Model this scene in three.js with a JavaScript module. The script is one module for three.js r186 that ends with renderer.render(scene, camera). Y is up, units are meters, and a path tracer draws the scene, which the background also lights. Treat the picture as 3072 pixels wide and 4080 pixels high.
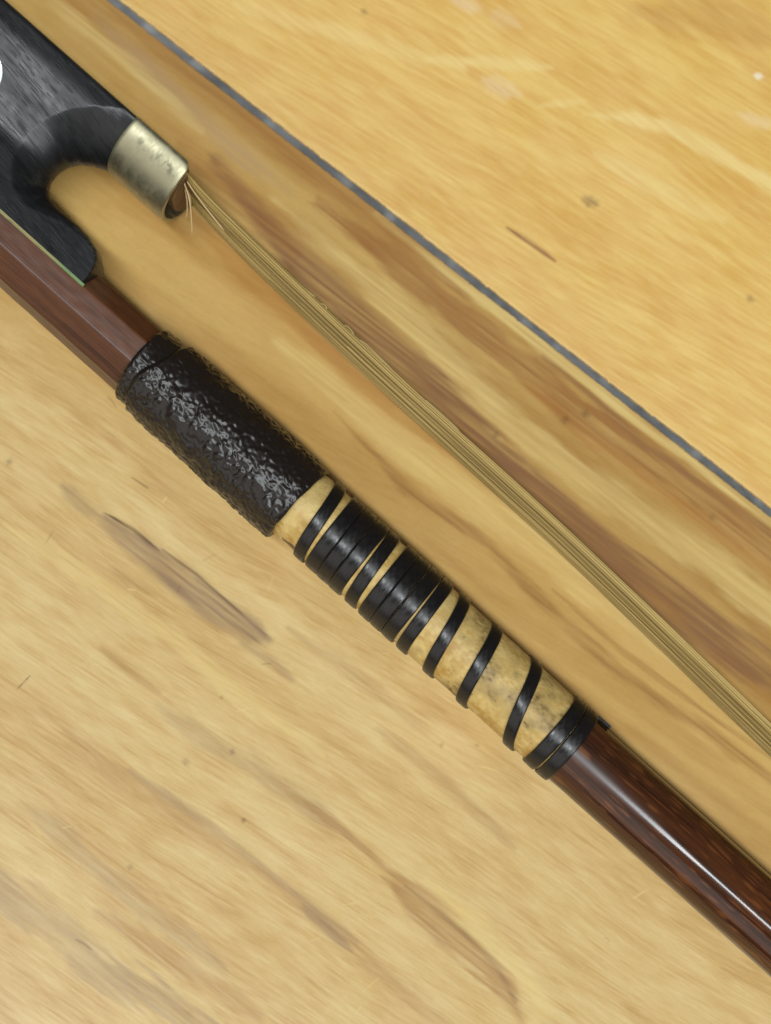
import * as THREE from 'three';
import { ImprovedNoise } from 'three/addons/math/ImprovedNoise.js';
import { RectAreaLightUniformsLib } from 'three/addons/lights/RectAreaLightUniformsLib.js';
import { mergeGeometries, mergeVertices, toCreasedNormals } from 'three/addons/utils/BufferGeometryUtils.js';

// ------------------------------------------------------------------ camera, light, exposure
const MM = 0.001;
const scene = new THREE.Scene();
const camera = new THREE.PerspectiveCamera(30, 771 / 1024, 0.01, 10);
camera.up.set(0, 0, -1);
camera.position.set(-14.953 * MM, 218.627 * MM, 35.532 * MM);
camera.lookAt(0, 0, 0);
camera.focus = 0.2125;
camera.userData.fStop = 17;
scene.add(camera);

const renderer = new THREE.WebGLRenderer({ antialias: true });
renderer.setSize(771, 1024);
renderer.toneMapping = THREE.LinearToneMapping;
renderer.toneMappingExposure = 0.78;
renderer.shadowMap.enabled = true;

RectAreaLightUniformsLib.init();
const ALONG = new THREE.Vector3(0.7467, 0, 0.66516), ACROSS = new THREE.Vector3(-0.66516, 0, 0.7467); // along the bow, and away from its hair
scene.background = new THREE.Color().setRGB(0.075, 0.075, 0.075);      // light thrown back by the room
function ceilingLamp(along, across, height, w, h, intensity, color) {
  const l = new THREE.RectAreaLight(color, intensity, w, h);
  l.position.copy(ALONG).multiplyScalar(along).addScaledVector(ACROSS, across).setY(height);
  l.up.copy(ACROSS);
  l.lookAt(0, 0, 0);
  scene.add(l);
}
ceilingLamp(0.3, 0.33, 1.5, 2.5, 0.15, 32, new THREE.Color().setRGB(0.94, 0.98, 1.0));
ceilingLamp(-0.2, 2.5, 1.5, 3.0, 2.0, 1.35, new THREE.Color().setRGB(1.0, 0.97, 0.92));

// ------------------------------------------------------------------ small tools
let seed = 7;
const rnd = () => { seed = (seed * 1664525 + 1013904223) >>> 0; return seed / 4294967296; };
const clamp = (x, a = 0, b = 1) => Math.min(b, Math.max(a, x));
const lerp = (a, b, t) => a + (b - a) * t;
const smooth = (a, b, x) => { const t = clamp((x - a) / (b - a)); return t * t * (3 - 2 * t); };
const inoise = new ImprovedNoise();
const n3 = (x, y, z) => inoise.noise(x + 31.7, y + 17.3, z + 5.9);
const TAB = new Float32Array(65536);
for (let i = 0; i < 65536; i++) TAB[i] = rnd();
function vn(x, y) {                                                 // value noise, 0..1
  const xi = Math.floor(x), yi = Math.floor(y), fx = x - xi, fy = y - yi;
  const sx = fx * fx * (3 - 2 * fx), sy = fy * fy * (3 - 2 * fy);
  const h = (a, b) => TAB[((a * 73 + b * 4099) ^ (b * 31 + (a << 7))) & 65535];
  const a = h(xi, yi), b = h(xi + 1, yi), c = h(xi, yi + 1), d = h(xi + 1, yi + 1);
  return a + (b - a) * sx + (c - a) * sy + (a - b - c + d) * sx * sy;
}
const toLin = (c) => { c /= 255; return c <= 0.04045 ? c / 12.92 : ((c + 0.055) / 1.055) ** 2.4; };
const toSrgb = (c) => 255 * (c <= 0.0031308 ? c * 12.92 : 1.055 * Math.pow(c, 1 / 2.4) - 0.055);
const S = (r, g, b) => [toLin(r), toLin(g), toLin(b)];
function texture(w, h, fn, { srgb = false, wrap = THREE.RepeatWrapping } = {}) {
  const d = new Uint8Array(w * h * 4);
  for (let j = 0; j < h; j++) for (let i = 0; i < w; i++) {
    const c = fn((i + 0.5) / w, (j + 0.5) / h), k = 4 * (j * w + i);
    for (let q = 0; q < 3; q++) { const x = c.length ? c[q] : c; d[k + q] = clamp(srgb ? toSrgb(x) : 255 * x, 0, 255); }
    d[k + 3] = 255;
  }
  const t = new THREE.DataTexture(d, w, h);
  t.magFilter = t.minFilter = THREE.LinearFilter; t.wrapS = t.wrapT = wrap;
  if (srgb) t.colorSpace = THREE.SRGBColorSpace;
  t.needsUpdate = true;
  return t;
}
// smooth normals with sharp edges kept; worked in millimetres
function creased(g, angle) { g.scale(1000, 1000, 1000); const out = toCreasedNormals(g, angle); out.scale(0.001, 0.001, 0.001); return out; }
function mesh(name, geometry, material, parent) {
  const m = new THREE.Mesh(geometry, material);
  m.name = name; m.castShadow = m.receiveShadow = true;
  parent.add(m);
  return m;
}

// ------------------------------------------------------------------ the wooden tabletop
// u runs along the boards and v across them, in millimetres, with v = 0 at the joint
const U0 = -70, V0 = -106, SPAN = 160, TN = 2048;
const BROWN = S(150, 100, 52), PURPLE = S(146, 104, 68), STAIN = S(158, 128, 96), PALE = S(240, 212, 138), DARK = S(88, 62, 42), ORANGE = S(180, 124, 62), GREY = S(190, 158, 118), RUST = S(160, 108, 60);
const tone = new Float32Array(TN * TN * 3);
{
  const lowPale = S(228, 200, 139), lowMid = S(217, 183, 120), lowDeep = S(200, 160, 97), midPale = S(214, 176, 104), midDeep = S(182, 136, 72), upPale = S(233, 196, 112), upDeep = S(218, 170, 86);
  for (let j = 0; j < TN; j++) for (let i = 0; i < TN; i++) {
    const u = U0 + SPAN * (i + 0.5) / TN, v = V0 + SPAN * (j + 0.5) / TN;
    const w1 = vn(u / 34 + 9, v / 16 + 3) - 0.5, w2 = vn(u / 11, v / 5 + 40) - 0.5;
    const vw = v + 2.2 * w1 + 0.7 * w2;
    const broad = vn(u / 70 + 3, vw / 4.2 + 11), medium = vn(u / 26 + 7, vw / 1.3 + 90);
    const u2 = u + 0.105 * v, v2 = vw - 0.105 * u;
    const dash = vn(u2 / 3.0 + 50, v2 / 0.27 + 7), dash2 = vn(u2 / 1.5 + 5, v2 / 0.16 + 70), blotch = vn(u2 / 3.2 + 77, v2 / 1.1 + 33);
    const fine = vn(u / 0.5 + 13, v / 0.13 + 4);
    const k = 3 * (j * TN + i);
    if (v > 0) {
      const f = clamp(0.5 + 0.3 * (vn(u2 / 6 + 61, v2 / 0.22 + 29) - 0.5) + 0.55 * (broad - 0.5) + 0.35 * (medium - 0.5) + 0.75 * (dash - 0.5) + 0.45 * (blotch - 0.5));
      for (let q = 0; q < 3; q++) tone[k + q] = lerp(upDeep[q], upPale[q], f) * (1 + 0.05 * (fine - 0.5));
    } else {
      const near = smooth(-44, -30, v + 6 * w1);                     // long smooth figure beside the joint, short dashes further down
      const pore = vn(u2 / 1.8 + 23, v2 / 0.12 + 51), line = vn(u2 / 8 + 61, v2 / 0.2 + 29);
      const fa = clamp(0.56 + 0.4 * (broad - 0.5) + 0.35 * (medium - 0.5) + 0.30 * (dash - 0.5) + 0.2 * (dash2 - 0.5) + 0.32 * (blotch - 0.5) + 0.25 * (pore - 0.5) + 0.3 * (line - 0.5) - 0.4 * smooth(0.72, 0.95, line));
      const fb = clamp(0.55 + 1.0 * (broad - 0.5) + 0.5 * (medium - 0.5) + 0.2 * (dash - 0.5) + 0.15 * (blotch - 0.5));
      for (let q = 0; q < 3; q++) {
        const a = fa < 0.5 ? lerp(lowDeep[q], lowMid[q], fa * 2) : lerp(lowMid[q], lowPale[q], fa * 2 - 1);
        tone[k + q] = lerp(a, lerp(midDeep[q], midPale[q], fb), near) * (1 + 0.06 * (fine - 0.5));
      }
    }
  }
}
// one streak of the printed figure: a line of [u, v] points, half width, colour, strength, softness of its edges, raggedness
function streak(pts, half, color, strength, soft = 0.6, ragged = 0.5, onlyAbove = null) {
  const reach = half * (1 + ragged) + soft + 1;
  const us = pts.map((p) => p[0]), vs = pts.map((p) => p[1]);
  const px = (x, o) => Math.round((x - o) / SPAN * TN);
  const i0 = Math.max(0, px(Math.min(...us) - 2, U0)), i1 = Math.min(TN - 1, px(Math.max(...us) + 2, U0));
  const j0 = Math.max(0, px(Math.min(...vs) - reach - 1, V0)), j1 = Math.min(TN - 1, px(Math.max(...vs) + reach + 1, V0));
  const ph = rnd() * 100;
  for (let j = j0; j <= j1; j++) for (let i = i0; i <= i1; i++) {
    const u = U0 + SPAN * (i + 0.5) / TN, v = V0 + SPAN * (j + 0.5) / TN;
    if (onlyAbove !== null && (v > 0) !== onlyAbove) continue;
    let best = 1e9, along = 0;
    for (let n = 0; n < pts.length - 1; n++) {
      const ax = pts[n][0], ay = pts[n][1], dx = pts[n + 1][0] - ax, dy = pts[n + 1][1] - ay;
      const t = clamp(((u - ax) * dx + (v - ay) * dy) / (dx * dx + dy * dy));
      const d = Math.hypot((u - ax - t * dx), v - ay - t * dy);
      if (d < best) { best = d; along = (n + t) / (pts.length - 1); }
    }
    const taper = Math.min(1, 4.5 * Math.min(along, 1 - along) + 0.12);
    const rag = (vn(u / 5 + ph, v / 0.7) - 0.5) * 2 * ragged * half + (vn(u / 1.2 + ph, v / 0.3) - 0.5) * 0.5 * ragged * half;
    const m = 1 - smooth(half * taper - soft * 0.5, half * taper + soft, best + rag);
    if (m <= 0) continue;
    const grain = 0.55 + 0.9 * vn(u / 6 + ph, v / 0.3 + 6);
    const a = clamp(strength * m * grain), k = 3 * (j * TN + i);
    for (let q = 0; q < 3; q++) tone[k + q] = lerp(tone[k + q], color[q], a);
  }
}
const FIGURE = [
  [[[-17, -4.3], [-8.2, -4.1], [6, -4.6], [21.2, -4.5], [32.9, -3.9], [50.5, -3.6], [80, -3.4]], 1.6, RUST, 0.62, 0.9, 0.4],
  [[[15.4, -2.1], [23.6, -2.4], [31.4, -2.9], [37.7, -2.6], [49.2, -1.9], [75, -1.8]], 0.4, PURPLE, 0.5, 0.4, 0.6],
  [[[14, -6.2], [26, -6.4], [42, -6.0], [70, -6]], 0.7, ORANGE, 0.45, 0.7, 0.6],
  [[[-10.8, -0.9], [1.1, -1.3], [16.2, -1.2], [31.2, -1.2], [48.5, -0.8], [70, -0.8]], 0.5, PALE, 0.6, 0.5, 0.5],
  [[[-21, -7.2], [2.7, -8.9], [17.5, -10.9], [30.6, -10.4], [54.5, -9], [80, -9]], 1.3, PALE, 0.5, 1.2, 0.6],
  [[[-29.8, -8.1], [-19.3, -10.6], [-9.5, -12], [-2.9, -12.5], [3.6, -12.9], [18.4, -15], [35.6, -16.4], [45.2, -16.5], [52.8, -16.4], [59.4, -15.7], [80, -15.6]], 1.7, PURPLE, 0.72, 1.2, 0.35],
  [[[20.7, -14.5], [30.2, -14.9], [39.6, -14.2], [47.2, -14], [57.8, -13.6], [80, -13]], 0.45, PURPLE, 0.6, 0.5, 0.4],
  [[[-30.1, -14.7], [-17.7, -16.1], [-11.1, -16.2], [-4, -17.5], [4.6, -17.5], [15.9, -18]], 1.1, ORANGE, 0.5, 0.9, 0.5],
  [[[0.3, -22.9], [12.8, -25], [24.2, -24], [35.2, -25.4], [44.8, -26.2], [54, -25.7], [63.1, -25.1], [80, -25]], 0.5, BROWN, 0.5, 0.6, 0.8],
  [[[33.1, -23.5], [44.6, -24.1], [55.3, -23.7], [64.9, -23.2]], 0.25, BROWN, 0.4, 0.3, 0.8],
  [[[-10, -20.2], [10, -21], [30, -20.8], [50, -21]], 1.2, PALE, 0.4, 1.2, 0.7],
  [[[-52.2, -2.9], [-40.8, -4.5], [-30.3, -5.2], [-20.4, -5.1]], 0.9, GREY, 0.5, 1.0, 0.5],
  [[[-57.5, -4.8], [-45.8, -5], [-33.3, -6.1]], 0.6, PALE, 0.35, 0.8, 0.6],
  [[[-57.4, -0.9], [-40, -1.2], [-20.7, -1.6], [-10, -1.7], [4, -2.2]], 0.9, RUST, 0.42, 0.9, 0.4],
  [[[-34, -9.2], [-24, -10.4], [-15, -10.6]], 0.9, BROWN, 0.42, 1.1, 0.5],
  // the darker figure left of the grip
  [[[-18.5, -49.4], [-15.4, -49.7], [-12.3, -49.3]], 0.5, STAIN, 0.42, 0.8, 0.7],
  [[[-12.3, -49.4], [-7.1, -49.5], [-2.6, -49.5], [3.4, -49.4], [9.2, -49], [11, -48.8]], 1.25, STAIN, 0.76, 1.0, 0.25],
  [[[-13, -48.9], [-9, -48.3], [-5.2, -48.4]], 0.13, DARK, 0.6, 0.15, 0.6],
  [[[-5, -48], [-0.3, -47.8], [5.2, -48.1], [8, -48.2]], 0.14, DARK, 0.65, 0.15, 0.6],
  [[[-8.4, -53.5], [-5.4, -53.2], [-2.1, -52.7]], 0.28, BROWN, 0.26, 0.5, 0.8],
  [[[9, -50.8], [13, -50.4], [16, -50.5]], 0.35, STAIN, 0.35, 0.6, 0.7],
  [[[-3.1, -61.2], [1.1, -61.2], [5.1, -61]], 0.35, BROWN, 0.24, 0.5, 0.8],
  [[[-20.7, -57], [-4.5, -55.4], [10.4, -55.5], [24, -55]], 0.8, PALE, 0.4, 0.8, 0.8],
  [[[-4, -70.6], [7.3, -71], [15.7, -70.4], [25.5, -69.4], [39.7, -69.5], [60, -70]], 0.8, RUST, 0.28, 0.8, 0.6],
  [[[8, -69.7], [22, -68.9], [40, -68.9]], 0.3, STAIN, 0.4, 0.5, 0.7],
  [[[0.8, -80], [11, -80.5], [19.6, -80.8], [30.1, -79.9]], 0.9, STAIN, 0.32, 0.8, 0.7],
  [[[5.9, -61.8], [13.1, -61.6], [23.9, -60.5], [32.3, -60.3]], 0.8, STAIN, 0.26, 0.8, 0.7],
  [[[24, -60.3], [29.6, -60.2], [34, -60.4], [38.6, -60.6]], 0.35, BROWN, 0.38, 0.45, 0.6],
  [[[15.6, -83.9], [21.8, -83.5], [29.8, -82.2], [36.4, -81.7]], 1.0, RUST, 0.32, 0.9, 0.7],
  [[[-2, -88.3], [4.7, -88.3], [11.4, -88.4], [20.1, -88.6], [26.1, -86.8], [40, -86]], 1.4, STAIN, 0.42, 1.0, 0.7],
  [[[38, -60.6], [44, -61.1], [50, -61.6], [55, -62.4], [60, -64.3]], 1.25, RUST, 0.5, 0.8, 0.5],
  [[[40.5, -60.7], [48, -60.5], [54.5, -61.5], [58, -63]], 0.22, DARK, 0.3, 0.4, 0.8],
  [[[32.4, -69.4], [40.1, -70]], 0.45, STAIN, 0.55, 0.4, 0.6],
  [[[41.9, -58.7], [49.1, -59.2], [57.1, -60.4], [61, -62.2], [60.8, -65.5]], 0.7, PALE, 0.4, 1.2, 0.9],
  [[[27, -48.8], [35.9, -48.6], [47.7, -49.7]], 0.5, BROWN, 0.25, 0.6, 0.8],
  [[[12, -46], [24.5, -45.6], [32, -45.9]], 0.5, BROWN, 0.22, 0.6, 0.8],
  // the pale flecks and marks of the upper board
  [[[-17.8, 18.4], [-11.8, 22.9], [-5.7, 27.2]], 0.55, PALE, 0.62, 0.7, 0.5],
  [[[-3.7, 22.6], [0.1, 26.5]], 0.3, PALE, 0.55, 0.5, 0.5],
  [[[1, 25.1], [5.9, 28.2], [9.5, 30.1], [16.4, 31.4], [23.8, 32.7], [40, 34]], 0.7, PALE, 0.7, 0.7, 0.6],
  [[[5, 22], [14, 23.6], [22, 25]], 0.9, PALE, 0.5, 0.9, 0.7],
  [[[-40, 9], [-26, 15], [-14, 20]], 0.8, PALE, 0.35, 0.9, 0.7],
  [[[2.4, 7.7], [5.6, 8], [9.4, 8.1]], 0.17, BROWN, 0.85, 0.35, 0.5],
  [[[-2, 39], [6, 46], [14, 49]], 2.2, ORANGE, 0.3, 2, 0.6],
];
for (const [pts, half, color, strength, soft, ragged] of FIGURE) streak(pts, half, color, strength, soft, ragged, pts[0][1] > 0);
// specks, dents and small stains
const MARKS = [[8.1, 16.8, 0.6, 0.62], [8.9, 17.0, 0.35, 0.4], [30.5, 19.2, 0.4, 0.45], [23.5, -4.5, 0.42, 0.55], [22.1, -6.5, 0.35, 0.5], [42.7, -4.8, 0.36, 0.5], [-25.1, -51.1, 0.38, 0.5], [16.8, -13.2, 0.34, 0.4], [21.6, -66.2, 0.24, 0.7], [34, -45.6, 0.26, 0.4], [37.2, -43.1, 0.22, 0.35], [-27.7, 18.2, 0.34, 0.4], [15.8, -61.1, 0.3, 0.5], [12.4, -65.1, 0.3, 0.4], [14.9, -78, 0.25, 0.5], [40, -88, 0.4, 0.5], [11, -57, 0.2, 0.4]];
for (const [u, v, r, a] of MARKS) streak([[u - r * 0.6, v - r * 0.2], [u, v], [u + r * 0.6, v + r * 0.15]], r * 0.62, DARK, a * 0.8, r * 1.5, 0.9, v > 0);
for (let n = 0; n < 70; n++) {                                       // hairline scratches and fibres
  const u = lerp(-40, 80, rnd()), v = lerp(-98, -36, rnd()), l = lerp(0.6, 2.6, rnd()), a = lerp(-0.4, 1.9, rnd());
  streak([[u, v], [u + l * Math.cos(a) * 0.5, v + l * Math.sin(a) * 0.5 + 0.15 * rnd()], [u + l * Math.cos(a), v + l * Math.sin(a)]], 0.05, rnd() < 0.6 ? PALE : DARK, lerp(0.15, 0.5, rnd()), 0.12, 0.5, false);
}
streak([[14.2, 42.5], [15, 42.9]], 0.3, S(250, 240, 215), 0.8, 0.4, 0.5, true);
for (const [u, v, w] of [[-19, 27, 0.7], [-14, 28.5, 0.6], [-9, 21, 0.7], [18, 38, 0.6]]) streak([[u - 2, v - 0.4], [u, v], [u + 2, v + 0.7]], w, S(236, 208, 160), 0.45, 0.8, 0.8, true);

const at3 = (u, v) => { const i = clamp(Math.floor(u * TN), 0, TN - 1), j = clamp(Math.floor(v * TN), 0, TN - 1); return 3 * (j * TN + i); };
const woodMap = texture(TN, TN, (u, v) => { const k = at3(u, v); return [tone[k], tone[k + 1], tone[k + 2]]; }, { srgb: true, wrap: THREE.MirroredRepeatWrapping });
const woodRough = texture(1024, 1024, (u, v) => { const x = u * SPAN, y = v * SPAN; const r = 0.36 + 0.14 * (vn(x / 6, y / 5) - 0.5) + 0.12 * (vn(x / 1.3 + 8, y / 0.5) - 0.5); return [r, r, r]; }, { wrap: THREE.MirroredRepeatWrapping });
const woodBump = texture(1024, 1024, (u, v) => { const x = u * SPAN, y = v * SPAN; return 0.5 + 0.5 * (vn(x / 2.4 + 3, y / 0.35) - 0.5) + 0.4 * (vn(x / 7, y / 6 + 20) - 0.5); }, { wrap: THREE.MirroredRepeatWrapping });
const woodMat = new THREE.MeshPhysicalMaterial({ name: 'wood_print', map: woodMap, roughness: 1, roughnessMap: woodRough, bumpMap: woodBump, bumpScale: 0.00002, specularIntensity: 1 });
const jointMat = new THREE.MeshStandardMaterial({ name: 'grey_joint', map: texture(2048, 16, (u, v) => { const x = u * 520; const k = 0.155 * (0.75 + 0.5 * vn(x / 9, 3) + 0.5 * (vn(x / 1.1, v * 3) - 0.5) + 0.5 * smooth(0.72, 0.95, vn(x / 2.3 + 7, v * 2))); return [k * 0.98, k, k * 0.98]; }, { srgb: true }), roughness: 0.8 });

const table = new THREE.Group();
table.name = 'tabletop';
table.userData = { kind: 'structure' };
table.position.set(7.9016 * MM, 0, -30.0354 * MM);
table.rotation.y = -THREE.MathUtils.degToRad(38.163);
scene.add(table);
// a board between v0 and v1; its edge along the joint is slightly ragged and softly rounded
function board(v0, v1, jointAt, phase) {
  const U = 260, N = 1800, edge = [];
  const pos = [], uv = [], idx = [];
  const cols = [];
  const g = 0.46;                                                   // half the joint
  const prof = jointAt < 0 ? [[v0, -18], [v0, 0], [-g - 0.3, 0], [-g - 0.1, -0.05], [-g, -0.2], [-g, -2]] : [[g, -2], [g, -0.2], [g + 0.1, -0.05], [g + 0.3, 0], [v1, 0], [v1, -18]];
  for (let i = 0; i <= N; i++) {
    const u = lerp(-U, U, i / N);
    const wob = 0.05 * (vn(u / 1.1 + phase, 3) - 0.5) + 0.08 * (vn(u / 0.3 + phase, 9) - 0.5) + 0.08 * (vn(u / 12 + phase, 5) - 0.5) - (vn(u / 0.45 + phase, 19) > 0.95 ? 0.1 : 0);
    for (const [v, y] of prof) {
      const vv = Math.abs(v) < 2 ? v + wob : v;
      pos.push(u * MM, y * MM, -vv * MM); uv.push((u - U0) / SPAN, (vv - V0) / SPAN);
    }
  }
  const m = prof.length;
  for (let i = 0; i < N; i++) for (let k = 0; k < m - 1; k++) { const a = i * m + k, b = a + m; idx.push(a, b, a + 1, b, b + 1, a + 1); }
  const geo = new THREE.BufferGeometry();
  geo.setAttribute('position', new THREE.Float32BufferAttribute(pos, 3));
  geo.setAttribute('uv', new THREE.Float32BufferAttribute(uv, 2));
  geo.setIndex(idx); geo.computeVertexNormals();
  return creased(geo, 0.6);
}
mesh('plank', board(-260, 0, -1, 3), woodMat, table);
mesh('plank', board(0, 260, 1, 71), woodMat, table).name = 'plank_001';
{
  const geo = new THREE.BoxGeometry(520 * MM, 2 * MM, 3.2 * MM);
  geo.translate(0, -1.24 * MM, 0);
  mesh('joint_strip', geo, jointMat, table);
}

// ------------------------------------------------------------------ the bow
// s runs along the stick from the right end of the leather, t from the stick towards the hair, y up from the stick's axis, all in millimetres
const AXIS = 6.7;
const V = (s, t, y) => new THREE.Vector3(s * MM, (y + AXIS) * MM, -t * MM);
const bow = new THREE.Group();
bow.name = 'violin_bow';
bow.userData = { label: 'old violin bow with black frog, wrapped grip and yellowed hair on wooden boards', category: 'violin bow' };
bow.position.set(-10.187 * MM, 0, 0.334 * MM);
bow.rotation.y = -Math.atan2(0.66516, 0.7467);
scene.add(bow);

// a skin over rings: ring(i) gives [s, radiusFn(alpha) -> [t, y]] ; alpha 0 is up, 90 degrees towards the hair
function skin(rings, nA, uvScale = [1, 1], capEnds = true) {
  const pos = [], uv = [], idx = [];
  rings.forEach(([s, f], i) => {
    for (let k = 0; k <= nA; k++) {
      const al = -Math.PI + 2 * Math.PI * k / nA, q = f(al), p = V(q.length > 2 ? q[2] : s, q[0], q[1]);
      pos.push(p.x, p.y, p.z); uv.push(s * uvScale[0], k / nA * uvScale[1]);
    }
  });
  const m = nA + 1;
  for (let i = 0; i < rings.length - 1; i++) for (let k = 0; k < nA; k++) { const a = i * m + k, b = a + m; idx.push(a, b, a + 1, b, b + 1, a + 1); }
  if (capEnds) for (const i of [0, rings.length - 1]) {
    const c = pos.length / 3, o = i * m; let x = 0, y = 0, z = 0;
    for (let k = 0; k < nA; k++) { x += pos[3 * (o + k)]; y += pos[3 * (o + k) + 1]; z += pos[3 * (o + k) + 2]; }
    pos.push(x / nA, y / nA, z / nA); uv.push(0, 0);
    for (let k = 0; k < nA; k++) i ? idx.push(c, o + k, o + k + 1) : idx.push(c, o + k + 1, o + k);
  }
  const g = new THREE.BufferGeometry();
  g.setAttribute('position', new THREE.Float32BufferAttribute(pos, 3));
  g.setAttribute('uv', new THREE.Float32BufferAttribute(uv, 2));
  g.setIndex(idx); g.computeVertexNormals();
  const nm = g.attributes.normal;
  for (let i = 0; i < rings.length; i++) { const a = i * m, b = a + nA; const v = new THREE.Vector3(nm.getX(a) + nm.getX(b), nm.getY(a) + nm.getY(b), nm.getZ(a) + nm.getZ(b)).normalize(); nm.setXYZ(a, v.x, v.y, v.z); nm.setXYZ(b, v.x, v.y, v.z); }
  return g;
}
const polar = (r, al) => [r * Math.sin(al), r * Math.cos(al)];

// ---- stick: a worn octagon under the frog, round beyond the grip
const stickMap = texture(1024, 512, (u, v) => {
  const s = -90 + 260 * u, a = v * 26;                              // a: millimetres round the stick
  const w = vn(s / 14, a / 2) - 0.5;
  const long = vn(s / 16 + 4, (a + w) / 0.55 + 9), fleck = vn(s / 1.9 + 31, (a + w) / 0.22 + 2), broad = vn(s / 30 + 1, a / 2.4 + 60), tiny = vn(s / 0.9 + 8, a / 0.2 + 5);
  const left = 1 - smooth(-12, 20, s);
  const f = clamp(0.5 + 0.7 * (long - 0.5) + 0.7 * (broad - 0.5) + 0.2 * (tiny - 0.5) + 0.6 * (vn(s / 7 + 71, a / 0.16) - 0.5));
  const a0 = S(36, 17, 8), a1 = S(82, 46, 24), b0 = S(60, 32, 15), b1 = S(98, 58, 34);
  const c = [0, 1, 2].map((q) => lerp(lerp(a0[q], a1[q], f), lerp(b0[q], b1[q], f), left));
  const fl = smooth(0.62, 0.95, fleck) * 0.55, g = S(128, 76, 38);
  return c.map((x, q) => lerp(x, g[q], fl * (0.35 + 0.65 * (1 - left))));
}, { srgb: true });
const stickRough = texture(1024, 256, (u, v) => {
  const s = -90 + 260 * u, a = v * 26;
  const r = lerp(0.33, 0.13, smooth(40, 60, s + 1.5 * (vn(s / 4, a / 3) - 0.5))) + 0.03 * (vn(s / 2, a / 0.4 + 7) - 0.5);
  return [r, r, r];
});
const stickBump = texture(1024, 512, (u, v) => { const s = -90 + 260 * u, a = v * 26; return 0.5 + 0.6 * (vn(s / 9, a / 0.3 + 3) - 0.5) + 0.06 * (vn(s / 9 + 40, a / 0.9) - 0.5); });
const stickMat = new THREE.MeshPhysicalMaterial({ name: 'red_brown_stick', map: stickMap, roughness: 1, roughnessMap: stickRough, bumpMap: stickBump, bumpScale: 0.00001 });
{
  const oct = [[1.62, 4.12], [-1.2, 4.02], [-3.72, 1.5], [-4.16, -1.5], [-1.7, -4.1], [1.7, -4.1], [3.97, -1.7], [3.97, 1.75]];
  // radius of the rounded octagon in a given direction
  const octR = (al) => {
    const dx = Math.sin(al), dy = Math.cos(al); let r = 9;
    let acc = 0;
    for (let i = 0; i < 8; i++) {
      const a = oct[i], b = oct[(i + 1) % 8]; let nx = -(b[1] - a[1]), ny = b[0] - a[0];
      const l = Math.hypot(nx, ny); nx /= l; ny /= l;
      if (nx * a[0] + ny * a[1] < 0) { nx = -nx; ny = -ny; }
      const den = nx * dx + ny * dy; if (den > 0.05) { const q = (nx * a[0] + ny * a[1]) / den; acc += Math.pow(q, -130); }
    }
    return Math.pow(acc, -1 / 130);
  };
  const nA = 240, tab = Array.from({ length: nA + 1 }, (_, k) => octR(-Math.PI + 2 * Math.PI * k / nA));
  const rings = [];
  for (let s = -90; s <= 170; s += s < -18 ? 0.6 : 2) {
    const rd = smooth(-20, -2, s), wob = 0.03 * n3(s / 3, 1, 2);
    rings.push([s, (al) => {
      const k = Math.round((al + Math.PI) / (2 * Math.PI) * nA), ro = tab[k] + 0.015 * n3(s / 1.5, Math.sin(al) * 4, Math.cos(al) * 4) * (1 - rd);
      return polar(lerp(ro + wob * (1 - rd), 4.2 - 0.0012 * Math.max(0, s - 40), rd), al);
    }]);
  }
  const g = skin(rings, nA);
  const uv = g.attributes.uv; for (let i = 0; i < uv.count; i++) uv.setX(i, (uv.getX(i) + 90) / 260);
  mesh('stick', g, stickMat, bow);
}

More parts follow.
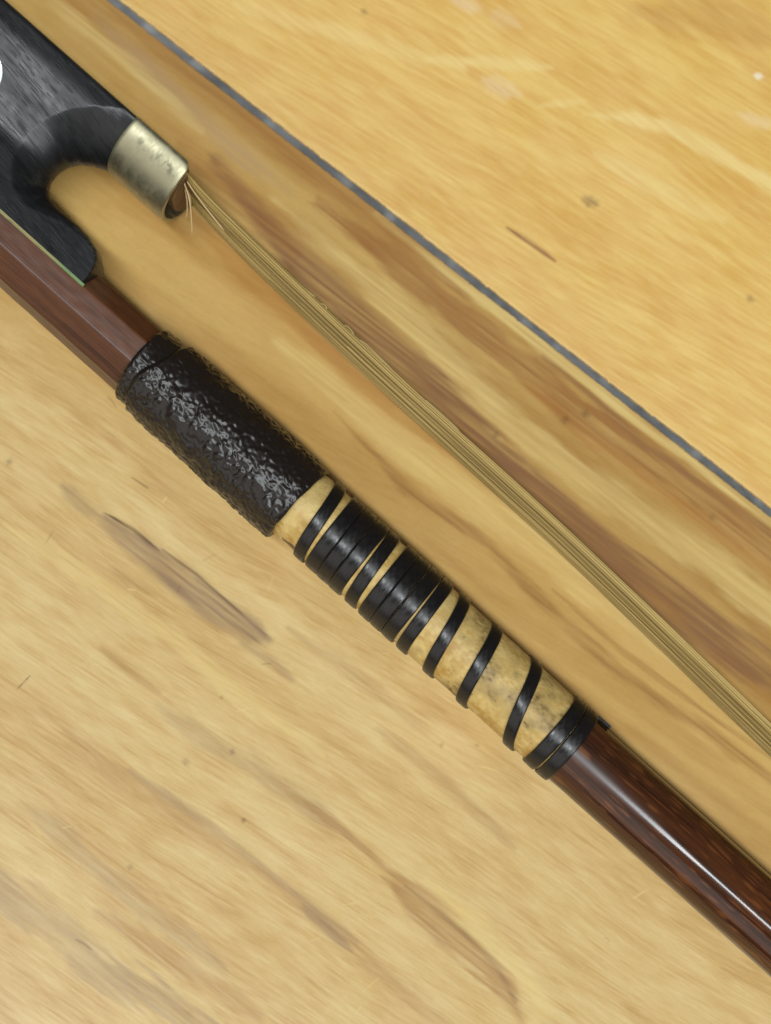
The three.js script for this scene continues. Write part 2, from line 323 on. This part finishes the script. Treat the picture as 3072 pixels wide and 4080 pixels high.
// ---- grip: a leather sleeve, then a wrapped core carrying a black winding
const leatherMat = new THREE.MeshPhysicalMaterial({ name: 'black_leather', color: new THREE.Color().setRGB(0.0135, 0.0092, 0.0068), roughness: 0.31, specularIntensity: 1 });
{
  const rings = [], nA = 340;
  const hash = (a, b, c, k) => TAB[((a * 1619 + b * 31337 + c * 6971 + k * 1013) ^ (a * 7 + b * 211 + c * 29)) & 65535];
  const worm = (s, t, y) => {                                       // rounded pebbles and short wrinkles
    const w = 0.6, x = (s + w * n3(s * 0.8, t * 0.8, y * 0.8)) / 0.8, a = (t + w * n3(s * 0.8 + 9, t * 0.8, y * 0.8)) / 0.98, b = (y + w * n3(s * 0.8, t * 0.8 + 9, y * 0.8)) / 0.98;
    const xi = Math.floor(x), ai = Math.floor(a), bi = Math.floor(b); let f1 = 9, f2 = 9;
    for (let i = -1; i <= 1; i++) for (let j = -1; j <= 1; j++) for (let k = -1; k <= 1; k++) {
      const d = Math.hypot(xi + i + hash(xi + i, ai + j, bi + k, 1) - x, ai + j + hash(xi + i, ai + j, bi + k, 2) - a, bi + k + hash(xi + i, ai + j, bi + k, 3) - b);
      if (d < f1) { f2 = f1; f1 = d; } else if (d < f2) f2 = d;
    }
    return 1.1 * (1 - smooth(0, 0.95, f1)) + 0.2 * smooth(0, 0.5, f2 - f1) - 0.6 + 0.5 * n3(s * 1.9, t * 2.2, y * 2.2);
  };
  const edgeL = (al) => -24.1 + 0.35 * n3(Math.sin(al) * 1.5, Math.cos(al) * 1.5, 3) - 0.25 * Math.sin(al);
  const edgeR = (al) => 0.0 + 0.14 * n3(Math.sin(al) * 2.5, Math.cos(al) * 2.5, 8) + 0.12 * Math.sin(al);
  const N = 210;
  for (let i = -3; i <= N + 3; i++) {
    const f = clamp(i / N), lip = i < 0 ? -i : i > N ? i - N : 0;
    rings.push([-24 + 24 * f, (al) => {
      const s = lerp(edgeL(al), edgeR(al), f), st = Math.sin(al), ct = Math.cos(al);
      const seam = -21.7 + 0.9 * n3(st * 1.2, ct * 1.2, 20) + 0.5 * st;
      let r = 4.78 + 0.36 * smooth(seam - 0.25, seam + 0.2, s) - 0.07 * Math.exp(-(((s - seam + 0.3) / 0.2) ** 2));
      r += 0.2 * n3(s / 2.8, st * 1.8, ct * 1.8) + 0.05 * n3(s / 1.4, st * 3, ct * 3);
      r += 0.16 * Math.exp(-(((s + 2) / 2.2) ** 2)) * Math.max(0, -st) * 1.2 - 0.1 * smooth(-1.4, 0, s) * Math.max(0, st);
      const rough = 0.13 * worm(s, 5 * st, 5 * ct) * (0.65 + 0.5 * (n3(s / 3, st * 2, ct * 2 + 4) + 0.5));
      r += rough;
      const d = Math.min(f, 1 - f) * 24; r -= 0.16 * (1 - smooth(0, 0.3, d));
      r -= [0, 0.12, 0.4, 0.95][lip];
      const q = polar(r, al); q.push(s + (i < 0 ? 1 : i > N ? -1 : 0) * 0.0 + (lip === 1 ? (i < 0 ? -0.06 : 0.06) : 0)); return q;
    }]);
  }
  mesh('leather_sleeve', skin(rings, nA, [1, 1], false), leatherMat, bow);
}
const coreMap = texture(1024, 512, (u, v) => {
  const s = -3 + 46 * u, a = v * 28;
  const big = vn(s / 3.4 + 2, a / 3 + 8), mid = vn(s / 1.1 + 40, a / 1.1), sm = vn(s / 0.4 + 7, a / 0.35 + 3), dot = vn(s / 0.55 + 90, a / 0.5 + 60);
  const light = S(222, 194, 124), deep = S(182, 144, 72), grime = S(116, 88, 38);
  const wear = smooth(14, 30, s);
  const f = clamp(0.62 + 0.8 * (big - 0.5) + 0.7 * (mid - 0.5) + 0.6 * (sm - 0.5));
  const d = (smooth(0.52, 0.8, 0.55 * big + 0.3 * mid + 0.25 * vn(s / 2 + 11, a / 2 + 17)) * 0.75 * (0.35 + 0.65 * wear) + smooth(0.74, 1.0, dot * 0.7 + 0.3 * sm) * 0.45 * wear) * (0.5 + 0.9 * sm);
  return [0, 1, 2].map((q) => lerp(lerp(deep[q], light[q], f), grime[q], clamp(d)));
}, { srgb: true });
const coreBump = texture(1024, 512, (u, v) => { const s = 46 * u, a = 28 * v; return 0.5 + 0.5 * (vn(s / 0.5 + 9, a / 0.4) - 0.5) + 0.5 * (vn(s / 0.16, a / 0.16 + 8) - 0.5); });
const coreMat = new THREE.MeshPhysicalMaterial({ name: 'tan_core', map: coreMap, roughness: 0.5, bumpMap: coreBump, bumpScale: 0.00005 });
const core = (() => {
  const rings = [], nA = 200;
  for (let i = 0; i <= 190; i++) {
    const s0 = lerp(-2, 40.5, i / 190);
    rings.push([s0, (al) => {
      const st = Math.sin(al), ct = Math.cos(al);
      const torn = smooth(0.0, 0.35, 1 - Math.hypot((s0 - 2.9 + 0.5 * n3(s0, st * 5, ct * 5)) / 1.9, (al + 1.52 + 0.1 * n3(s0 * 1.3, 4, ct * 5)) / 0.27));
      const r = 4.41 + 0.03 * n3(s0 / 1.1, st * 4, ct * 4) + 0.022 * n3(s0 * 2.2, st * 10, ct * 10) + 0.05 * n3(s0 / 6, st * 2, ct * 2) - 0.5 * torn;
      const q = polar(r, al); q[0] += 0.08; return q;
    }]);
  }
  const g = skin(rings, nA);
  const uv = g.attributes.uv; for (let i = 0; i < uv.count; i++) uv.setX(i, (uv.getX(i) + 3) / 46);
  return mesh('grip_core', g, coreMat, bow);
})();
const turnRough = texture(256, 64, (u, v) => { const r = 0.34 + 0.22 * (vn(u * 60, v * 7) - 0.5) + 0.1 * (vn(u * 11 + 4, v * 3) - 0.5); return [r, r, r]; });
const turnMat = new THREE.MeshPhysicalMaterial({ name: 'black_winding', color: new THREE.Color().setRGB(0.008, 0.0068, 0.0064), roughness: 1, roughnessMap: turnRough, specularIntensity: 1 });
{
  // where each turn stands at the lower left, on top, and at the side of the hair; then its width
  const turns = [[3.95, 3.18, 1.98, 1.5], [5.87, 5.42, 4.87, 1.8], [7.64, 7.2, 6.71, 1.8], [9.38, 9.0, 8.57, 1.78], [11.68, 10.95, 10.24, 1.58], [13.78, 13.4, 12.98, 1.75], [15.51, 15.15, 14.78, 1.75], [17.24, 16.92, 16.56, 1.72], [19.37, 18.75, 18.25, 1.56], [23.3, 21.95, 20.69, 1.5], [28.28, 26.75, 25.46, 1.5], [35.24, 32.95, 31.14, 1.5], [38.34, 38.3, 37.95, 1.72], [40.2, 40.05, 39.75, 1.66]];
  const knots = [];                                                 // [angle, s] over all turns, angle falling as s grows
  turns.forEach(([b, m, t], k) => { const o = -2 * Math.PI * k; knots.push([o + Math.PI / 2, t], [o, m], [o - Math.PI / 2, b]); });
  const place = (ang) => {
    if (ang >= knots[0][0]) return knots[0][1] - (ang - knots[0][0]) * 0.5;
    for (let i = 0; i < knots.length - 1; i++) if (ang >= knots[i + 1][0]) {
      const [a0, s0] = knots[i], [a1, s1] = knots[i + 1], f = (a0 - ang) / (a0 - a1);
      const p = knots[Math.max(0, i - 1)], n = knots[Math.min(knots.length - 1, i + 2)];
      const mid = (s1 - s0) / (a0 - a1);
      const m0 = Math.min(Math.max(0, i ? 2 / (1 / Math.max(1e-4, (s0 - p[1]) / (p[0] - a0)) + 1 / Math.max(1e-4, mid)) : mid), 3 * mid) * (a0 - a1);
      const m1 = (i < knots.length - 2 ? 2 / (1 / Math.max(1e-4, (n[1] - s1) / (a1 - n[0])) + 1 / Math.max(1e-4, mid)) : mid) * (a0 - a1);
      const f2 = f * f, f3 = f2 * f;
      return (2 * f3 - 3 * f2 + 1) * s0 + (f3 - 2 * f2 + f) * m0 + (-2 * f3 + 3 * f2) * s1 + (f3 - f2) * m1;
    }
    const l = knots[knots.length - 1]; return l[1] + (l[0] - ang) * 0.02;
  };
  turns.forEach(([, , , w], k) => {
    const NS = 90, prof = [[-0.5, -0.12], [-0.5, 0.17], [-0.47, 0.25], [-0.41, 0.295], [-0.3, 0.315], [-0.1, 0.325], [0.1, 0.325], [0.3, 0.315], [0.41, 0.295], [0.47, 0.25], [0.5, 0.17], [0.5, -0.12]];
    const pos = [], uv = [], idx = [], hw = rnd() * 0.05 - 0.01, ph = rnd() * 50;
    for (let i = 0; i <= NS; i++) {
      const al = Math.PI - 2 * Math.PI * i / NS, s = place(al - 2 * Math.PI * k);
      const ww = w * (1 + 0.03 * n3(i / 6, ph, 1)), lift = hw + 0.03 * n3(i / 9, ph, 5), tip = 0.05 * n3(i / 14, ph, 9);
      for (const [x, h] of prof) {
        const r = 4.4 + h + (h > 0 ? lift + tip * x * 2 : 0), q = polar(r, al), p = V(s + x * ww, q[0] + 0.08, q[1]);
        pos.push(p.x, p.y, p.z); uv.push(i / NS, x + 0.5 + ph);
      }
    }
    const m = prof.length;
    for (let i = 0; i < NS; i++) for (let j = 0; j < m - 1; j++) { const a = i * m + j, b = a + m; idx.push(a, a + 1, b, b, a + 1, b + 1); }
    const g = new THREE.BufferGeometry();
    g.setAttribute('position', new THREE.Float32BufferAttribute(pos, 3)); g.setAttribute('uv', new THREE.Float32BufferAttribute(uv, 2));
    g.setIndex(idx); g.computeVertexNormals();
    mesh(k ? `winding_turn_${String(k).padStart(3, '0')}` : 'winding_turn', g, turnMat, core);
  });
  // the loose tail tucked under the last turn
  const tail = new THREE.BoxGeometry(2.6 * MM, 1.3 * MM, 0.34 * MM, 6, 2, 2);
  tail.translate(41.1 * MM, (AXIS + 0.6) * MM, -4.46 * MM);
  mesh('winding_tail', tail, turnMat, core);
}

// ---- frog
const ebonyRough = texture(1024, 512, (u, v) => {
  const s = u * 60, t = v * 24 + 0.12 * s;
  const pore = smooth(0.66, 0.82, vn(s / 1.5 + 6, t / 0.11 + 3)), r = 0.35 + 0.14 * (vn(s / 5, t / 0.8 + 30) - 0.5) + 0.09 * pore + 0.1 * (vn(s / 0.8, t / 0.3) - 0.5);
  return [r, r, r];
});
const ebonyBump = texture(1024, 512, (u, v) => { const s = u * 60, t = v * 24 + 0.12 * s; return 0.8 - 0.6 * smooth(0.66, 0.82, vn(s / 1.5 + 6, t / 0.11 + 3)) + 0.15 * (vn(s / 6, t / 1.5 + 9) - 0.5) + 0.1 * (vn(s / 1, t / 0.3 + 19) - 0.5); });
const ebonyMap = texture(512, 256, (u, v) => { const s = u * 60, t = v * 24 + 0.12 * s; const p = smooth(0.64, 0.84, vn(s / 1.5 + 6, t / 0.11 + 3)), k = 0.8 + 0.5 * (vn(s / 4 + 3, t / 0.5) - 0.5); return [0.016 * k * (1 - 0.6 * p), 0.0165 * k * (1 - 0.6 * p), 0.0175 * k * (1 - 0.6 * p)]; }, { srgb: true });
const ebonyMat = new THREE.MeshPhysicalMaterial({ name: 'black_ebony', map: ebonyMap, roughness: 1, roughnessMap: ebonyRough, bumpMap: ebonyBump, bumpScale: 0.00001, specularIntensity: 1 });
const TOP = 19.75, BASE = 1.65, NOSE = -42.2;
// the edge of the throat from the thumb tip round to the ferrule: [s, t, how broadly the edge is rounded]
const throat = [[-33.85, BASE, 0.35], [-33.85, 2.6, 0.4], [-34.05, 4.0, 0.5], [-34.65, 5.2, 0.6], [-35.75, 6.05, 0.75], [-37.5, 6.55, 0.9], [-39.3, 6.8, 1.2], [-41.1, 6.86, 1.7], [-42.9, 6.88, 2.4], [-44.4, 7.05, 3.1], [-45.4, 7.65, 3.7], [-46.0, 8.7, 4.1], [-46.15, 10.0, 4.2], [-45.85, 11.4, 4.3], [-45.05, 12.55, 4.5], [-44.0, 13.3, 4.9], [-42.9, 13.85, 5.3], [NOSE, 14.12, 5.6]];
const faceH = (t) => { const x = clamp((t - 8) / 10), k = 0.16; const q = (y) => y < k ? y * y / (2 * k) : y > 1 - k ? 1 - k - (1 - y) * (1 - y) / (2 * k) : y - k / 2; return 4.5 - 0.05 * (Math.min(t, 9) - BASE) + 2.4 * q(x); };
function throatAt(s, t) {
  let best = 1e9, R = 1;
  for (let i = 0; i < throat.length - 1; i++) {
    const [ax, ay, ra] = throat[i], [bx, by, rb] = throat[i + 1], dx = bx - ax, dy = by - ay;
    const f = clamp(((s - ax) * dx + (t - ay) * dy) / (dx * dx + dy * dy)), d = Math.hypot(s - ax - f * dx, t - ay - f * dy);
    if (d < best) { best = d; R = lerp(ra, rb, f); }
  }
  return [best, R];
}
function frogH(s, t) {
  const [d, R] = throatAt(s, t);
  let h = faceH(t);
  if (d < R) h *= Math.sqrt(Math.max(0.0004, 1 - Math.pow(1 - d / R, R < 4.4 ? lerp(2, 1.15, smooth(0.9, 4.3, R)) : lerp(1.15, 1.3, smooth(4.7, 5.6, R)))));
  const e = TOP - t, rt = 0.6; if (e < rt) h -= rt * (1 - Math.sqrt(Math.max(0, 1 - (1 - e / rt) ** 2)));
  return Math.max(0.08, h);
}
const frog = (() => {
  const HEEL = -78, poly = [[HEEL, BASE], ...throat.map(([s, t]) => [s, t]), [NOSE, TOP], [HEEL, TOP]];
  const sd = (s, t) => {                                            // positive inside the outline
    let d = 1e9, inside = false;
    for (let i = 0, j = poly.length - 1; i < poly.length; j = i++) {
      const [ax, ay] = poly[j], [bx, by] = poly[i], dx = bx - ax, dy = by - ay;
      const f = clamp(((s - ax) * dx + (t - ay) * dy) / (dx * dx + dy * dy));
      d = Math.min(d, Math.hypot(s - ax - f * dx, t - ay - f * dy));
      if ((ay > t) !== (by > t) && s < ax + (t - ay) / (by - ay) * (bx - ax)) inside = !inside;
    }
    return inside ? d : -d;
  };
  const step = 0.16, x0 = HEEL - step * 0.37, y0 = BASE - step * 0.37, nx = Math.ceil((-33.4 - x0) / step), ny = Math.ceil((TOP + 0.3 - y0) / step);
  const D = new Float32Array((nx + 1) * (ny + 1));
  for (let j = 0; j <= ny; j++) for (let i = 0; i <= nx; i++) D[j * (nx + 1) + i] = sd(x0 + i * step, y0 + j * step);
  const pts = [], key = new Map(), tri = [], rim = [];
  const put = (k, s, t) => { if (!key.has(k)) { key.set(k, pts.length); pts.push([s, t]); } return key.get(k); };
  for (let j = 0; j < ny; j++) for (let i = 0; i < nx; i++) {
    const c = [[i, j], [i + 1, j], [i + 1, j + 1], [i, j + 1]], d = c.map(([a, b]) => D[b * (nx + 1) + a]);
    if (d.every((x) => x <= 0)) continue;
    const ring = [], cross = [];
    for (let k = 0; k < 4; k++) {
      const a = c[k], b = c[(k + 1) % 4], da = d[k], db = d[(k + 1) % 4];
      if (da > 0) ring.push(put(`${a}`, x0 + a[0] * step, y0 + a[1] * step));
      if ((da > 0) !== (db > 0)) {
        const f = da / (da - db), e = [`${a}`, `${b}`].sort().join('|');
        const id = put(e, x0 + lerp(a[0], b[0], f) * step, y0 + lerp(a[1], b[1], f) * step); ring.push(id); cross.push([id, da > 0]);
      }
    }
    for (let k = 1; k < ring.length - 1; k++) tri.push([ring[0], ring[k], ring[k + 1]]);
    if (cross.length === 2) rim.push(cross[0][1] ? [cross[0][0], cross[1][0]] : [cross[1][0], cross[0][0]]);
  }
  const n = pts.length, pos = [], uv = [], idx = [], H = pts.map(([s, t]) => frogH(s, t));
  for (const sign of [1, -1]) pts.forEach(([s, t], k) => { const p = V(s, t, sign * H[k]); pos.push(p.x, p.y, p.z); uv.push((s + 80) / 60, t / 24); });
  for (const [a, b, c] of tri) { idx.push(a, b, c); idx.push(n + a, n + c, n + b); }
  for (const [a, b] of rim) { idx.push(a, n + a, b, b, n + a, n + b); }
  const g = new THREE.BufferGeometry();
  g.setAttribute('position', new THREE.Float32BufferAttribute(pos, 3)); g.setAttribute('uv', new THREE.Float32BufferAttribute(uv, 2));
  g.setIndex(idx);
  return mesh('frog', creased(g, 0.33), ebonyMat, bow);
})();
// thin metal lining along the frog's lower edge, gone green
{
  const patina = new THREE.MeshStandardMaterial({ name: 'green_brass', map: texture(256, 16, (u, v) => { const a = vn(u * 40, v * 3), b = vn(u * 9 + 5, 2); const c1 = S(120, 150, 96), c2 = S(160, 148, 98), c3 = S(84, 104, 70); return [0, 1, 2].map((q) => lerp(lerp(c1[q], c2[q], smooth(0.6, 1.0, b)), c3[q], smooth(0.6, 0.9, a) * 0.6)); }, { srgb: true }), roughness: 0.45, metalness: 0.35 });
  const parts = [];
  for (const sign of [1, -1]) {
    const b = new THREE.BoxGeometry(44.3 * MM, 0.34 * MM, 0.34 * MM);
    b.translate(-55.95 * MM, (AXIS + sign * 4.33) * MM, -1.56 * MM); parts.push(b);
  }
  mesh('metal_lining', mergeGeometries(parts), patina, frog);
}
// pearl eye let into the side
{
  const pearlMap = texture(128, 128, (u, v) => { const a = vn(u * 5 + 3, v * 7), b = vn(u * 9, v * 4 + 8); return [0.78 + 0.1 * (a - 0.5), 0.8 + 0.12 * (b - 0.5), 0.76 + 0.14 * (a - b)]; }, { srgb: true });
  const g = new THREE.CylinderGeometry(3.2 * MM, 3.3 * MM, 0.5 * MM, 72);
  const p = V(-59.62, 11.36, faceH(11.36)); g.rotateX(0.2); g.translate(p.x, p.y, p.z);
  mesh('pearl_eye', g, new THREE.MeshPhysicalMaterial({ name: 'mother_of_pearl', map: pearlMap, roughness: 0.2, iridescence: 0.4, clearcoat: 0.6 }), frog);
}
// nickel silver ferrule: a D-shaped tube open towards the hair, with the wedge in its mouth
{
  const ferruleMap = texture(512, 256, (u, v) => {
    const x = u * 8.2, a = v * 30;
    const spot = smooth(0.42, 0.95, vn(x / 0.7 + 3, a / 0.8 + 6) * 0.6 + vn(x / 0.28, a / 0.3) * 0.45), cloud = vn(x / 1.6 + 8, a / 2.2 + 3), fine = vn(x / 0.5 + 30, a / 0.12);
    const zone = Math.exp(-(((a - 16.7) / 0.75) ** 2)) * smooth(0.6, 2.2, x);            // dark pitting beside the flat
    const c1 = S(198, 193, 162), c2 = S(168, 162, 128), d = S(96, 94, 76);
    const f = clamp(0.25 + 0.3 * (cloud - 0.5) + 0.25 * (fine - 0.5)), k = clamp(spot * zone * 0.6 + 0.18 * zone + 0.04 * spot);
    return [0, 1, 2].map((q) => lerp(lerp(c1[q], c2[q], f), d[q], k));
  }, { srgb: true });
  const ferruleRough = texture(256, 256, (u, v) => { const r = 0.46 + 0.14 * (vn(u * 9, v * 12) - 0.5) + 0.08 * (vn(u * 30, v * 70 + 5) - 0.5) + 0.04; return [r, r, r]; });
  const metal = new THREE.MeshPhysicalMaterial({ name: 'nickel_silver', map: ferruleMap, metalness: 1, roughness: 1, roughnessMap: ferruleRough });
  // D section: round towards the stick, flat towards the hair; k 0..1 runs round it from the flat's underside
  const D = (shrink) => {
    const out = [], a = 5.68 - shrink, b = 6.42 - shrink, tc = TOP, r = 0.6;
    for (let i = 0; i <= 72; i++) { const th = Math.PI * i / 72; out.push([tc - 0.6 - (a - 0.6) * Math.sin(th), -b * Math.cos(th)]); }
    for (let i = 1; i <= 6; i++) { const th = Math.PI / 2 * i / 6; out.push([tc - 0.6 + (0.6 - shrink + 0.08) * Math.sin(th), b - 0.6 + 0.6 * Math.cos(th)]); }
    for (let i = 1; i <= 12; i++) out.push([tc - shrink + 0.08, lerp(b - 0.6, -(b - 0.6), i / 12)]);
    for (let i = 1; i < 6; i++) { const th = Math.PI / 2 * i / 6; out.push([tc - 0.6 + (0.6 - shrink + 0.08) * Math.cos(th), -(b - 0.6) - 0.6 * Math.sin(th)]); }
    out.push(out[0]);
    return out;
  };
  const cut = (t, y) => -33.9 - 0.75 * smooth(18.6, 19.9, t) * (y > 0 ? 1 : 0.3) + 0.12 * n3(t, y / 3, 4);
  const loops = [[0, 0.06, 0], [0, 0.0, 0.07], [0, 0, 0.5], [0.5, 0, 0], [1, 0, -0.5], [1, 0.0, -0.08], [1, 0.09, 0], [1, 0.46, 0], [1, 0.54, -0.06], [0.45, 0.54, 0]];
  const pos = [], uv = [], idx = []; let m = 0;
  for (const [f, shrink, off] of loops) {
    const sec = D(shrink); m = sec.length; let run = 0;
    sec.forEach(([t, y], k) => {
      if (k) run += Math.hypot(t - sec[k - 1][0], y - sec[k - 1][1]);
      const dent = f > 0.05 && f < 0.95 ? 0.03 * n3(t / 2, y / 2, f * 3) : 0;
      const p = V(lerp(-42.36, cut(t, y), f) + off, t - dent, y + dent); pos.push(p.x, p.y, p.z); uv.push(f, run / 30);
    });
  }
  for (let i = 0; i < loops.length - 1; i++) for (let k = 0; k < m - 1; k++) { const a = i * m + k, b = a + m; idx.push(a, a + 1, b, b, a + 1, b + 1); }
  const g = new THREE.BufferGeometry();
  g.setAttribute('position', new THREE.Float32BufferAttribute(pos, 3)); g.setAttribute('uv', new THREE.Float32BufferAttribute(uv, 2)); g.setIndex(idx);
  mesh('ferrule', creased(g, 0.9), metal, frog);

  const wedgeMat = new THREE.MeshStandardMaterial({ name: 'spread_wedge_wood', map: texture(128, 128, (u, v) => { const a = vn(u * 22, v * 6), b = vn(u * 5 + 3, v * 4); const c1 = S(150, 116, 68), c2 = S(96, 70, 38); return [0, 1, 2].map((q) => lerp(c1[q], c2[q], clamp(0.4 * a + 0.7 * b))); }, { srgb: true }), roughness: 0.75 });
  const sh = new THREE.Shape();
  sh.moveTo(18.55, -5.2); sh.quadraticCurveTo(16.9, -4.6, 16.3, -1.8); sh.lineTo(16.2, 1.6); sh.quadraticCurveTo(16.7, 4.3, 18.5, 5.0); sh.lineTo(18.55, -5.2);
  const w = new THREE.ExtrudeGeometry(sh, { depth: 5, bevelEnabled: true, bevelSize: 0.15, bevelThickness: 0.15, bevelSegments: 2, curveSegments: 10 });
  const wp = w.attributes.position;                                  // shape x is t, shape y is height, depth runs along s
  for (let i = 0; i < wp.count; i++) { const t = wp.getX(i), y = wp.getY(i), z = wp.getZ(i), p = V(-39.0 + z + 0.06 * n3(t * 2, y * 2, 1), t, y); wp.setXYZ(i, p.x, p.y, p.z); }
  const wu = w.attributes.uv; for (let i = 0; i < wu.count; i++) wu.setXY(i, wp.getX(i) * 120, wp.getY(i) * 120);
  w.computeVertexNormals();
  mesh('spread_wedge', w, wedgeMat, frog);
}

// ---- hair: a loose flat ribbon of strands standing on edge beside the stick
{
  const hairPath = [[-37, 18.95, 4.6], [-34, 18.85, 4.8], [-31.5, 18.45, 4.9], [-24, 17.95, 5.0], [-12, 17.45, 5.05], [0, 17.15, 5.0], [25, 16.85, 5.1], [57, 15.55, 5.2], [110, 13.5, 5.2], [170, 11, 5.2]];
  const at = (s) => { let i = 0; while (i < hairPath.length - 2 && s > hairPath[i + 1][0]) i++; const p0 = hairPath[Math.max(0, i - 1)], p1 = hairPath[i], p2 = hairPath[i + 1], p3 = hairPath[Math.min(hairPath.length - 1, i + 2)], f = clamp((s - p1[0]) / (p2[0] - p1[0])); return [1, 2].map((q) => { const m0 = (p2[q] - p0[q]) / (p2[0] - p0[0]) * (p2[0] - p1[0]), m1 = (p3[q] - p1[q]) / (p3[0] - p1[0]) * (p2[0] - p1[0]), f2 = f * f, f3 = f2 * f; return (2 * f3 - 3 * f2 + 1) * p1[q] + (f3 - 2 * f2 + f) * m0 + (-2 * f3 + 3 * f2) * p2[q] + (f3 - f2) * m1; }); };
  const pos = [], nor = [], col = [], idx = [];
  const strand = (line, r, color) => {
    const K = 5, base = pos.length / 3;
    line.forEach((p, i) => {
      const a = line[Math.max(0, i - 1)], b = line[Math.min(line.length - 1, i + 1)];
      const d = new THREE.Vector3().subVectors(b, a).normalize(), side = new THREE.Vector3(0, 1, 0).cross(d).normalize(), up = d.clone().cross(side);
      const rr = r * (i === 0 || i === line.length - 1 ? 0.4 : 1);
      for (let k = 0; k < K; k++) { const c = Math.cos(2 * Math.PI * k / K), s = Math.sin(2 * Math.PI * k / K), nx = side.clone().multiplyScalar(c).addScaledVector(up, s); pos.push(p.x + nx.x * rr * MM, p.y + nx.y * rr * MM, p.z + nx.z * rr * MM); nor.push(nx.x, nx.y, nx.z); col.push(...color); }
    });
    for (let i = 0; i < line.length - 1; i++) for (let k = 0; k < K; k++) { const a = base + i * K + k, b = base + i * K + (k + 1) % K; idx.push(a, b, a + K, b, b + K, a + K); }
  };
  const flush = () => {
    const g = new THREE.BufferGeometry();
    g.setAttribute('position', new THREE.Float32BufferAttribute(pos.splice(0), 3)); g.setAttribute('normal', new THREE.Float32BufferAttribute(nor.splice(0), 3)); g.setAttribute('color', new THREE.Float32BufferAttribute(col.splice(0), 3));
    g.setIndex(idx.splice(0)); return g;
  };
  const hairMat = new THREE.MeshPhysicalMaterial({ name: 'horsehair', vertexColors: true, roughness: 0.42, specularIntensity: 0.7 });
  const tint = () => { const b = rnd() ** 0.9; const c = S(lerp(112, 208, b), lerp(90, 178, b), lerp(42, 108, b)); return c; };
  // clumps: where each sits across the ribbon, how far it stands out, how wide it is
  const clumps = [[-0.95, 0.10, 0.10], [-0.72, -0.05, 0.20], [-0.42, 0.12, 0.17], [-0.16, -0.1, 0.12], [0.06, 0.14, 0.16], [0.33, -0.02, 0.16], [0.58, 0.16, 0.16], [0.82, 0.02, 0.16], [0.98, 0.08, 0.05]];
  const NH = 330;
  for (let n = 0; n < NH; n++) {
    const c = clumps[Math.floor(rnd() * clumps.length)], f0 = c[0] + (rnd() + rnd() - 1) * c[2], ot = (rnd() - 0.5) * 0.42, ph = rnd() * 100, drift = (rnd() - 0.5) * 0.22;
    const line = [], start = -36.5, end = 168, color = tint();
    for (let s = start; s <= end; s += s < 64 ? 2.2 : 8) {
      const [t, half] = at(s), open = smooth(-36, -20, s), f = (f0 * lerp(0.86, 1, open) + drift * n3(s / 45, ph, 1)), wave = 0.07 * n3(s / 14, ph, 7) * open;
      line.push(V(s, t + (c[1] * 1.3 + ot) * lerp(0.7, 1, open) + wave, clamp(f, -1.02, 1.02) * half));
    }
    strand(line, lerp(0.06, 0.09, rnd()), color);
  }
  const hair = mesh('hair_ribbon', flush(), hairMat, bow);
  hair.userData.kind = 'stuff';
  // a few broken hairs by the ferrule and along the upper edge
  const broken = [
    [[-34.2, 18.2, 3.8], [-32.4, 17.2, 3.4], [-30.9, 15.9, 2.2], [-29.9, 14.9, 1.0]],
    [[-34.2, 18.3, 2.6], [-32.7, 17.6, 2.2], [-31.8, 16.7, 0.8]],
    [[-34.2, 18.3, 1.8], [-32.8, 17.2, 0.9], [-32.0, 16.2, -0.6]],
    [[-33.6, 18.2, 4.7], [-31.8, 17.7, 4.9], [-29, 17.2, 4.6], [-26.8, 16.9, 4.2]],
    [[-17, 17.95, 5.0], [-15, 17.85, 5.15], [-13.9, 17.9, 5.3]], [[-13, 17.8, 5.1], [-12.5, 17.9, 5.35], [-12.0, 17.75, 5.3]], [[-9.4, 17.7, 5.1], [-9, 17.8, 5.3], [-8.2, 17.72, 5.3], [-7.9, 17.6, 5.2]],
    [[-7, 17.6, 5.2], [-6.2, 17.7, 5.3], [-4, 17.6, 5.35], [-2, 17.5, 5.25]], [[3, 17.45, 5.2], [5, 17.45, 5.3], [8, 17.4, 5.25]],
  ];
  const bright = new THREE.MeshPhysicalMaterial({ name: 'horsehair_broken', vertexColors: true, roughness: 0.45 });
  broken.forEach((b, i) => {
    const curve = new THREE.CatmullRomCurve3(b.map((p) => V(...p)));
    strand(curve.getPoints(14), i < 4 ? 0.1 : 0.085, i < 4 ? S(206, 176, 124) : S(176, 154, 96));
    mesh(i ? `broken_hair_${String(i).padStart(3, '0')}` : 'broken_hair', flush(), bright, bow);
  });
}

renderer.render(scene, camera);
